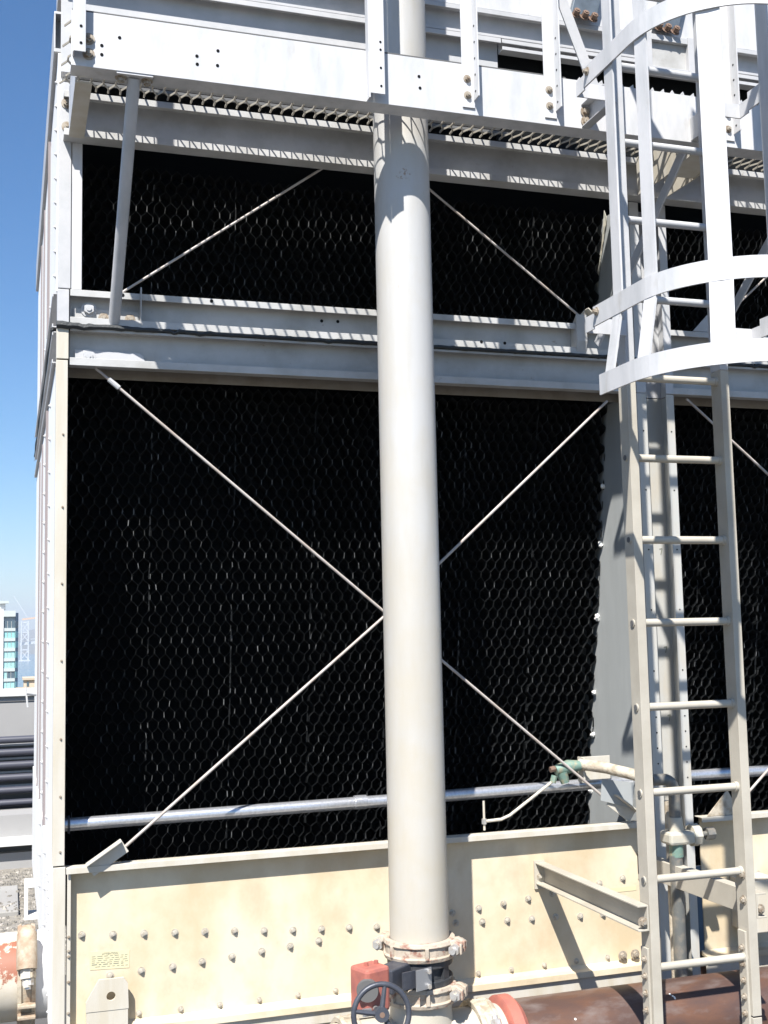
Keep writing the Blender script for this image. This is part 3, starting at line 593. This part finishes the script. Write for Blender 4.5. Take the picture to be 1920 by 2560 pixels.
for z in (3.545, 3.605): hole("bolt_hole", W, 0.0, YF - 0.0452, z, 0.005)
for z in (3.585, 3.53): inst("bolt", BOLT_M, (0.028, YF - 0.001, z), W)
box("rail_post", M['white'], W, 1.030, 1.085, YF - 0.045, YF - 0.040, 3.500, 4.85, 0.001)
box("post_flange", M['white'], W, 1.026, 1.031, YF - 0.039, YF - 0.001, 3.485, 4.85, 0.001)
for z in (3.53, 3.60, 3.67, 3.70): hole("bolt_hole", W, 1.07, YF - 0.0452, z, 0.0045)
for x in (1.408, 1.752, 2.56, 3.05): rail_post(x)
box("top_rail", M['white'], W, -0.02, 1.85, YF - 0.03, YF - 0.0, 4.852, 4.89, 0.002)
# round knee struts
def strut(xt, xb, flat=False):
    a = Vector((xt, YF + 0.035, 3.484)); b = Vector((xb, 0.02, 2.752)) if not flat else Vector((xb, -0.01, 2.79))
    s_ = (MB().tube([a, b], 0.0225, 16) if not flat else MB().obox(a, b, 0.05, 0.008, (0, 1, 0.6))).obj("knee_strut", M['galv'], W, smooth=not flat)
    if not flat:
        MB().box(xt - 0.062, xt + 0.062, YF + 0.003, YF + 0.064, 3.478, 3.4845).obj("strut_pad", M['white'], s_)
        for dx in (-0.045, 0.045): inst("bolt", BOLT_M, (xt + dx, YF + 0.034, 3.478), s_, (math.pi / 2, 0, 0))
    return s_
strut(0.185, 0.168); strut(2.40, 2.275, True); strut(3.02, 2.86, True)
# short bracket from fascia to ladder, left and right
def stub(x0, sgn):
    p = [(0.0, 3.49), (0.0, 3.60)]
    b = MB().box(x0 - 0.003, x0 + 0.003, -0.80, YF - 0.0015, 3.490, 3.585)
    b.box(x0 + (0.003 if sgn > 0 else -0.035), x0 + (0.035 if sgn > 0 else -0.003), -0.80, YF - 0.0015, 3.580, 3.585); b.box(x0 + (0.003 if sgn > 0 else -0.035), x0 + (0.035 if sgn > 0 else -0.003), -0.80, YF - 0.0015, 3.490, 3.495)
    return b

# ================================================================== LADDER WITH CAGE
L = thing("caged_ladder", "fixed steel ladder with white safety cage in front of the centre column", "ladder", loc=(2.15, -0.8, -0.9))
Lo = Vector((-2.15, 0.8, 0.9))
def lobj(b, name, m, parent=L, smooth=False, bevel=0.0012):
    o = b.obj(name, m, parent, smooth, bevel)
    if parent is L: o.location = Lo
    return o
XLW, XRW = 1.958, 2.362
for xw in (XLW, XRW):
    p = [(xw, -0.736), (xw, -0.802), (xw + 0.036, -0.802), (xw + 0.036, -0.797), (xw + 0.005, -0.797), (xw + 0.005, -0.741), (xw + 0.024, -0.741), (xw + 0.024, -0.736)]
    for (z0, z1, m) in ((-0.9, 0.118, M['ladder']), (0.124, 2.50, M['ladder']), (2.502, 4.9, M['galv'])):
        lobj(MB().prism([(a, b, z0) for a, b in p], (0, 0, z1 - z0)), "rail", m)
    sp = lobj(MB().box(xw - 0.010, xw - 0.001, -0.790, -0.745, -0.2, 0.42 if xw == XRW else 0.40), "splice_plate", M['ladder'])
    for k in range(8):
        inst("bolt", BOLT_M, (xw - 0.010, -0.772, 0.36 - k * 0.058), sp, (0, 0, -math.pi / 2), (0.6, 0.8, 0.6))
for z in (0.62, 0.53): 
    o = inst("bolt", BOLT_M, (XRW, -0.78, z), L, (0, 0, -math.pi / 2), (0.8, 0.8, 0.8)); o.location += Lo
for k in range(-9, 10):
    z = 2.1556 - 0.3048 * k
    rg_ = lobj(MB().tube([(XLW - 0.004, -0.772, z), (XRW + 0.002, -0.772, z)], 0.0145, 14), "rung", M['ladder'] if k > -2 else M['galv'], smooth=True, bevel=0)
    MB().tube([(XLW - 0.0062, -0.772, z), (XLW - 0.0040, -0.772, z)], 0.0105, 12).obj("rung_end", M['rackdark'], rg_)
    MB().tube([(XRW - 0.012, -0.772, z), (XRW - 0.0, -0.772, z)], 0.018, 12).obj("weld_collar", M['ladder'], rg_, smooth=True)
# standoff brackets to the basin
def standoff(xw, sgn):
    z0, z1 = 0.463, 0.552; y0, y1 = -0.80, 0.049
    b = MB().box(xw - 0.003, xw + 0.003, y0, y1, z0, z1)
    xa, xb = (xw + 0.003, xw + 0.040) if sgn > 0 else (xw - 0.040, xw - 0.003)
    b.box(xa, xb, y0, y1, z1 - 0.006, z1); b.box(xa, xb, y0, y1, z0, z0 + 0.006)
    o = lobj(b, "standoff_bracket", M['ladder'])
    f = MB().box(xw - 0.045 if sgn < 0 else xw - 0.003, xw + 0.003 if sgn < 0 else xw + 0.045, 0.040, 0.0488, z0 - 0.02, z1 + 0.006).obj("foot_plate", M['ladder'], o)
    for z in (z0 + 0.03, z1 - 0.012): inst("bolt", BOLT, (xw + sgn * 0.022, 0.040, z), o)
    inst("bolt", BOLT_M, (xw + sgn * 0.018, -0.79, z0 + 0.03), o, None, (0.9, 0.9, 0.9))
    return o
standoff(XLW - 0.006, -1); standoff(XRW + 0.042, 1)
for x, sg in ((XLW - 0.012, -1), (XRW + 0.045, 1)):
    o = lobj(stub(x, sg), "fascia_bracket", M['galv'])
    for z in (3.515, 3.555): inst("bolt", BOLT_M, (x + sg * 0.018, YF - 0.003, z), o)
# cage
CX, CY, CR = 2.15, -1.2, 0.355
def hoop(z, r, h=0.072, y_end=-0.87, yend_r=None, th=0.007):
    path = [(CX - r, y_end)] + [(CX - r, y_end + (CY - y_end) * k / 4) for k in range(1, 4)]
    path += [(CX - r * math.cos(a), CY - r * math.sin(a)) for a in [math.pi * k / 36 for k in range(37)]]
    ye = yend_r if yend_r is not None else y_end
    path += [(CX + r, CY + (ye - CY) * k / 4) for k in range(1, 5)]
    return lobj(MB().band(path, z - h / 2, z + h / 2, th), "cage_hoop", M['white'], bevel=0)
HZ = 2.653
h1 = hoop(HZ, CR); h2 = hoop(2.372, 0.412, 0.072, -1.0, -1.0); h3 = hoop(3.557, CR); h4 = hoop(4.56, CR)
for h, z in ((h1, HZ), (h3, 3.557), (h4, 4.56)):
    for sx in (-1, 1):
        x = CX + sx * CR
        inst("bolt", BOLT_M, (x + sx * 0.0045, -0.90, z + 0.012), h, (0, 0, sx * math.pi / 2), (0.75, 0.9, 0.75))
        xr = XLW if sx < 0 else XRW + 0.036
        MB().box(min(xr, x), max(xr, x), -0.815, -0.809, z - 0.045, z + 0.012).obj("hoop_tab", M['white'], h)
        MB().box(x - 0.003, x + 0.003, -0.868, -0.809, z - 0.045, z + 0.012).obj("hoop_tab", M['white'], h)
def strap_at(a=None, side=None, y=None):
    """a: angle on the front half circle from the left; or side -1/+1 with y on the straight legs"""
    if a is None: return Vector((side, 0, 0)), Vector((CX, y, 0)), Vector((0, 1, 0))
    d = Vector((-math.cos(a), -math.sin(a), 0)); return d, Vector((CX, CY, 0)), Vector((-d.y, d.x, 0))
def strap(d, c0, tn, wd=0.068, flare=True, zlow=None):
    p = c0 + d * (CR - 0.0085)
    b = MB().obox(p + Vector((0, 0, HZ - 0.03)), p + Vector((0, 0, 4.9)), wd, 0.007, tn)
    if flare: 
        q = c0 + d * (0.412 - 0.0085)
        b.obox(p + Vector((0, 0, HZ - 0.005)), q + Vector((0, 0, 2.345)), wd, 0.0075, tn)
    return lobj(b, "cage_strap", M['white'], bevel=0)
strap(*strap_at(side=-1, y=-1.035), wd=0.058); strap(*strap_at(R_(8)), wd=0.060); strap(*strap_at(R_(50)), wd=0.075)
strap(*strap_at(R_(91)), wd=0.07); strap(*strap_at(R_(133)), wd=0.07); strap(*strap_at(side=1, y=-0.99), wd=0.07)

# ================================================================== RISER PIPE, VALVE, HEADERS
PX, PY, PR = 1.256, -0.335, 0.110
rp = thing("riser_pipe", "tall pale vertical riser pipe in front of the black fill", "pipe", loc=(PX, PY, 0.0))
MB().tube([(0, 0, 0.355), (0, 0, 2.0), (0, 0, 5.2)], PR, 48).obj("pipe", M['pipe'], rp, smooth=True)
def grooved(name, parent, m, r, w, z=0.0, axis='Z', rot=0.0, origin=(0, 0, 0), bolts=True):
    """two-segment grooved coupling: ribbed ring with two bolt pads"""
    A = 40; b = MB(); prof = [(-w / 2, r + .002), (-w / 2, r + .022), (-w * .28, r + .027), (-w * .24, r + .019), (w * .24, r + .019), (w * .28, r + .027), (w / 2, r + .022), (w / 2, r + .002)]
    vs = []; fs = []; n = len(prof); rr = random.Random(name)
    for k in range(A):
        a = 2 * math.pi * k / A
        for (zz, rad) in prof:
            rad2 = rad + rr.uniform(-.0012, .0012); vs.append((rad2 * math.cos(a), rad2 * math.sin(a), zz))
    for k in range(A):
        k2 = (k + 1) % A
        for i in range(n): fs.append((k * n + i, k2 * n + i, k2 * n + (i + 1) % n, k * n + (i + 1) % n))
    b.add(vs, fs)
    for a in range(0, 360, 60):
        c, s_ = math.cos(R_(a)), math.sin(R_(a))
        b.obox(((r + .022) * c, (r + .022) * s_, -w * .30), ((r + .022) * c, (r + .022) * s_, w * .30), .014, .014, (c, s_, 0))
    o = b.obj("coupling", m, parent, smooth=False, bevel=0.002)
    for sgn in (-1, 1):
        pd = MB(); x0 = sgn * (r + .004); 
        for sy in (-1, 1):
            pd.prism([(x0, sy * .008, -w * .42), (x0 + sgn * .058, sy * .008, -w * .22), (x0 + sgn * .058, sy * .008, w * .30), (x0 + sgn * .030, sy * .008, w * .52), (x0, sy * .008, w * .42)], (0, sy * .024, 0))
        pd.obj("bolt_pad", m, o, bevel=0.003)
        bl = MB().tube([(sgn * (r + .038), -.070, 0.004), (sgn * (r + .038), .070, 0.004)], .0115, 10)
        bl.tube([(sgn * (r + .038), -.056, .004), (sgn * (r + .038), -.034, .004)], .021, 6); bl.tube([(sgn * (r + .038), .056, .004), (sgn * (r + .038), .034, .004)], .021, 6)
        bl.obj("clamp_bolt", M['zinc'], o)
    return o
c1 = grooved("upper", rp, M['coupling'], PR, 0.068); c1.location = (0, 0, 0.372); c1.rotation_euler = (0, 0, R_(-38))
bv = thing("butterfly_valve", "black butterfly valve with red gear box and handwheel under the riser", "valve", loc=(PX, PY, 0.292))
body = MB().tube([(0, 0, -0.052), (0, 0, 0.050)], 0.104, 40).obj("body", M['black'], bv, smooth=True)
vb = MB()
for (z0, z1, r) in ((0.020, 0.048, .122), (-0.050, -0.022, .122)): vb.tube([(0, 0, z0), (0, 0, z1)], r, 40)
vb.obj("body_flange", M['black'], body, bevel=0.004)
for a in (215, 262, 305, 20, 70, 120): 
    c, s_ = math.cos(R_(a)), math.sin(R_(a)); MB().obox((.108 * c, .108 * s_, -.022), (.108 * c, .108 * s_, .020), .02, .03, (c, s_, 0)).obj("rib", M['black'], body)
nk = Vector((-0.80, -0.60, 0)); tn = Vector((0.60, -0.80, 0))
MB().obox(nk * 0.10 + Vector((0, 0, 0.008)), nk * 0.235 + Vector((0, 0, 0.008)), 0.085, 0.075, (0, 0, 1)).obj("neck", M['iron'], bv, bevel=0.006)
MB().obox((-0.125, -0.165, 0.006), (0.0, -0.125, 0.006), 0.060, 0.006, (0, 0, 1)).obj("mount_plate", M['iron'], bv)
tg = MB().obox((-0.075, -0.170, 0.004), (-0.010, -0.148, 0.004), 0.072, 0.004, (0, 0, 1)).obj("data_tag", M['tag'], bv)
for z in (0.030, -0.022): MB().tube([(-0.020, -0.156, z), (-0.024, -0.170, z)], 0.008, 6).obj("bolt", M['zinc'], tg)
gb_ = MB().obox((-0.322, -0.280, 0.030), (-0.227, -0.245, 0.030), 0.150, 0.10, (0, 0, 1)).obj("gear_box", M['redpaint'], bv, bevel=0.012)
MB().tube([(-0.300, -0.318, 0.040), (-0.305, -0.333, 0.040)], [0.038, 0.036], 24).obj("gear_cover", M['rackdark'], gb_, smooth=True)
for dx in (0, 0.04): MB().tube([(-0.29 + dx, -0.270 + dx * .3, 0.103), (-0.29 + dx, -0.270 + dx * .3, 0.117)], 0.008, 6).obj("bolt", M['redpaint'], gb_)
box("gear_tag", M['tag'], gb_, -0.322, -0.292, -0.336, -0.326, -0.040, -0.016, 0)
# handwheel
hw = bpy.data.objects.new("handwheel_axis", None)
wc = Vector((-0.285, -0.42, -0.010)); ax = Vector((-0.10, -0.97, 0.12)).normalized(); hu = ax.cross(Vector((0, 0, 1))).normalized(); hv_ = hu.cross(ax)
ring = [wc + (hu * math.cos(2 * math.pi * k / 36) + hv_ * math.sin(2 * math.pi * k / 36)) * 0.093 for k in range(37)]
wheel = MB().tube(ring, 0.0095, 10, caps=False).obj("handwheel", M['iron'], bv, smooth=True)
MB().tube([wc + ax * 0.016, wc - ax * 0.016], 0.024, 18).obj("hub", M['iron'], wheel, smooth=True)
MB().tube([wc + ax * 0.017, wc + ax * 0.016], 0.009, 12).obj("shaft_end", M['rustbolt'], wheel)
for a in (100, 10, 235): MB().tube([wc, wc + (hu * math.cos(R_(a)) + hv_ * math.sin(R_(a))) * 0.09], [0.010, 0.0075], 8).obj("spoke", M['iron'], wheel, smooth=True)
MB().tube([wc - ax * 0.012, wc - ax * 0.11], 0.010, 10).obj("shaft", M['zinc'], wheel, smooth=True)
bpy.data.objects.remove(hw)
# tee under the valve, header to the right
te = thing("supply_tee", "cream pipe tee with chipped grooved couplings below the valve", "pipe fitting", loc=(PX, PY, 0.0))
c2 = grooved("lower", te, M['coupling'], PR, 0.068); c2.location = (0, 0, 0.212); c2.rotation_euler = (0, 0, R_(-38))
HR = 0.150; HZc = 0.004 - 0.03
MB().tube([(0, 0, 0.19), (0, 0, 0.06), (0, 0, -0.1)], [PR, PR + .012, PR + .035], 36).obj("branch", M['pipe'], te, smooth=True)
MB().tube([(-0.34, 0, HZc), (-0.05, 0, HZc), (0.31, 0, HZc)], HR, 44).obj("run", M['pipe'], te, smooth=True)
c3 = grooved("run", te, M['limescale'], HR, 0.075); c3.location = (0.235, 0, HZc); c3.rotation_mode = 'ZYX'; c3.rotation_euler = (0, math.pi / 2, R_(60))
c4 = grooved("runl", te, M['limescale'], HR, 0.07); c4.location = (-0.28, 0, HZc); c4.rotation_mode = 'ZYX'; c4.rotation_euler = (0, math.pi / 2, R_(60))
rh = thing("header_pipe", "large brown rusted header pipe running right below the basin", "pipe", loc=(1.56, PY, HZc))
MB().tube([(0.035, 0, 0), (1.2, 0, 0), (2.6, 0, 0.0)], 0.156, 48).obj("pipe", M['rust'], rh, smooth=True)
MB().tube([(0.0, 0, 0), (0.012, 0, 0), (0.055, 0, 0), (0.075, 0, 0)], [0.160, 0.178, 0.178, 0.160], 44).obj("red_collar", M['redpaint'], rh, smooth=True)
for (x, a, n) in ((0.585, 52, 5), (0.70, 58, 4), (0.27, 40, 1), (0.62, 44, 2)):
    m = MB(); rr = random.Random(int(x * 99))
    for q in range(n):
        aa = R_(a - q * 2.6 + rr.uniform(-1, 1)); xx = x + rr.uniform(-.007, .007); c, s_ = math.cos(aa), math.sin(aa)
        m.tube([(xx, -0.1555 * c, 0.1555 * s_), (xx, -0.1572 * c, 0.1572 * s_)], [0.005, 0.003], 7)
    m.obj("paint_splash", M['caulk'], rh)
ww = thing("inlet_pipe", "white inlet pipe with rust blotches entering the tower's left side", "pipe", loc=(-0.05, 0.34, 0.235))
MB().tube([(-1.6, 0, 0), (-0.083, 0, 0)], 0.163, 48).obj("pipe", M['leftpipe'], ww, smooth=True)
MB().tube([(-0.083, 0, 0), (-0.005, 0, 0)], 0.163, 48).obj("nozzle", M['white'], ww, smooth=True)
rcp = MB(); cpg = []
for k in range(44):
    a = 2 * math.pi * k / 44; pass
kc = grooved("inlet", ww, M['rustcoup'], 0.163, 0.066); kc.location = (-0.083, 0, 0); kc.rotation_mode = 'ZYX'; kc.rotation_euler = (0, math.pi / 2, R_(70))
MB().tube([(-0.083, -0.118, 0.205), (-0.083, -0.135, 0.185), (-0.083, -0.180, 0.105), (-0.083, -0.195, 0.070)], [0.024, 0.037, 0.038, 0.037], 20).obj("bolt_housing", M['rustcoup'], ww, smooth=True)
MB().tube([(-0.083, -0.195, 0.072), (-0.083, -0.208, 0.040)], 0.023, 6).obj("nut", M['post'], ww); MB().tube([(-0.083, -0.208, 0.040), (-0.083, -0.216, 0.012)], 0.013, 10).obj("stud", M['post'], ww)
for z in (-0.06, -0.10): MB().box(-0.115, -0.05, -0.215, -0.16, z - 0.006, z + 0.006).obj("rib", M['rustcoup'], ww, bevel=0.003)

# ================================================================== SMALL PIPEWORK
cdn = thing("conduit_pipe", "silver galvanised pipe running across the front of the fill", "pipe", loc=(0, 0.17, 0.822))
MB().tube([(0.0, 0, 0), (1.3, 0, 0.008), (2.46, 0, 0.022)], 0.025, 20).obj("pipe", M['conduit'], cdn, smooth=True)
MB().tube([(2.665, 0, 0.026), (XR, 0, 0.030)], 0.025, 20).obj("pipe", M['conduit'], cdn, smooth=True)
MB().tube([(0.012, 0, 0), (0.020, 0, 0)], 0.034, 20).obj("end_collar", M['iron'], cdn)
for x in (1.16, 2.40): MB().tube([(x, 0, 0.009), (x + .05, 0, 0.009)], 0.029, 20).obj("joint_sleeve", M['conduit'], cdn, smooth=True)
fv = thing("float_valve", "green bronze float valve with thin bent arm above the basin edge", "valve", loc=(2.06, 0.06, 0.925))
MB().tube([(-0.03, 0, 0), (0.03, 0, 0.012), (0.085, -0.01, 0.016)], [0.022, 0.030, 0.022], 14).obj("body", M['green'], fv, smooth=True)
MB().tube([(0.0, 0, -0.01), (0.012, -0.005, -0.055)], [0.026, 0.018], 12).obj("outlet", M['green'], fv, smooth=True)
MB().tube([(-0.055, 0, 0.004), (-0.03, 0, 0.008)], 0.013, 8).obj("stem", M['rustbolt'], fv); MB().tube([(-0.04, -.01, -0.02), (-0.05, -.01, -0.05)], 0.014, 8).obj("lever", M['green'], fv)
MB().tube([(-0.045, -0.012, -0.04), (-0.255, -0.012, -0.172), (-0.295, -0.012, -0.186), (-0.37, -0.012, -0.189)], 0.0065, 8).obj("float_arm", M['post'], fv, smooth=True)
MB().tube([(-0.372, -0.012, -0.105), (-0.372, -0.012, -0.225)], 0.005, 8).obj("float_rod", M['post'], fv); MB().tube([(-0.372, -0.012, -0.20), (-0.372, -0.012, -0.178)], 0.011, 6).obj("rod_nut", M['zinc'], fv)
mk = thing("makeup_line", "crusted make-up water pipe with dark elbow and pale union behind the ladder", "pipe", loc=(2.27, -0.2, 0.9))
pts = [(-0.125, 0.26, 0.045), (-0.05, 0.16, 0.035), (0.0, 0.02, 0.020), (0.06, -0.03, 0.0)]
MB().tube(pts, 0.024, 16).obj("crusted_pipe", M['limescale'], mk, smooth=True)
el = [(0.055, -0.03, 0.0)] + [(0.105 + 0.05 * math.sin(R_(a)), -0.035, -0.05 + 0.05 * math.cos(R_(a))) for a in range(0, 91, 15)] + [(0.155, -0.035, -0.16)]
MB().tube(el, 0.024, 16).obj("elbow", M['copperdark'], mk, smooth=True)
MB().tube([(0.155, -0.035, -0.155), (0.157, -0.035, -0.22)], [0.028, 0.032], 16).obj("socket", M['pvc'], mk, smooth=True)
un = MB().box(0.105, 0.225, -0.075, 0.015, -0.265, -0.212).obj("union_body", M['pvc'], mk, bevel=0.012)
MB().tube([(0.225, -0.03, -0.235), (0.262, -0.03, -0.235)], 0.046, 8).obj("union_nut", M['pvc'], un, bevel=0.003); MB().tube([(0.262, -0.03, -0.235), (0.34, -0.03, -0.235)], 0.012, 10).obj("stem", M['copperdark'], un)
MB().tube([(0.30, -0.03, -0.235), (0.335, -0.03, -0.235)], 0.026, 8).obj("gland_nut", M['copperdark'], un)
MB().tube([(0.153, -0.035, -0.262), (0.153, -0.035, -0.315)], 0.029, 16).obj("socket", M['green'], mk, smooth=True); MB().tube([(0.150, -0.035, -0.31), (0.148, -0.035, -1.2)], 0.027, 16).obj("drop_pipe", M['copperdark'], mk, smooth=True)
MB().tube([(0.205, 0.10, -0.11), (0.205, 0.10, -0.9)], 0.016, 12).obj("rusty_riser", M['limescale'], mk, smooth=True)
pb = thing("pipe_bracket", "cream bracket plate holding the make-up pipe beside the float valve", "bracket", loc=(2.24, 0.10, 0.92))
MB().box(-0.075, 0.075, 0, 0.006, -0.05, 0.05).obj("plate", M['post'], pb, bevel=0.001); MB().box(-0.08, -0.074, -0.05, 0.006, -0.055, 0.052).obj("flange", M['post'], pb)
MB().prism([(-0.02, -0.10, -0.035), (0.135, -0.10, -0.06), (0.12, -0.10, -0.17), (-0.03, -0.10, -0.125)], (0, 0.004, 0)).obj("grey_plate", M['plate'], pb)


# ================================================================== HAZE
hm = bpy.data.materials.new("bay_haze"); hm.use_nodes = True; ht = hm.node_tree; ht.nodes.clear()
ho = ht.nodes.new("ShaderNodeOutputMaterial"); pv = ht.nodes.new("ShaderNodeVolumePrincipled")
pv.inputs["Color"].default_value = (0.80, 0.88, 1.0, 1); pv.inputs["Density"].default_value = 0.00019; pv.inputs["Anisotropy"].default_value = 0.1
ht.links.new(pv.outputs[0], ho.inputs["Volume"])
hz = MB().box(-20500, 20500, -400, 9500, -76, 190).obj("haze", hm); hz["kind"] = "stuff"
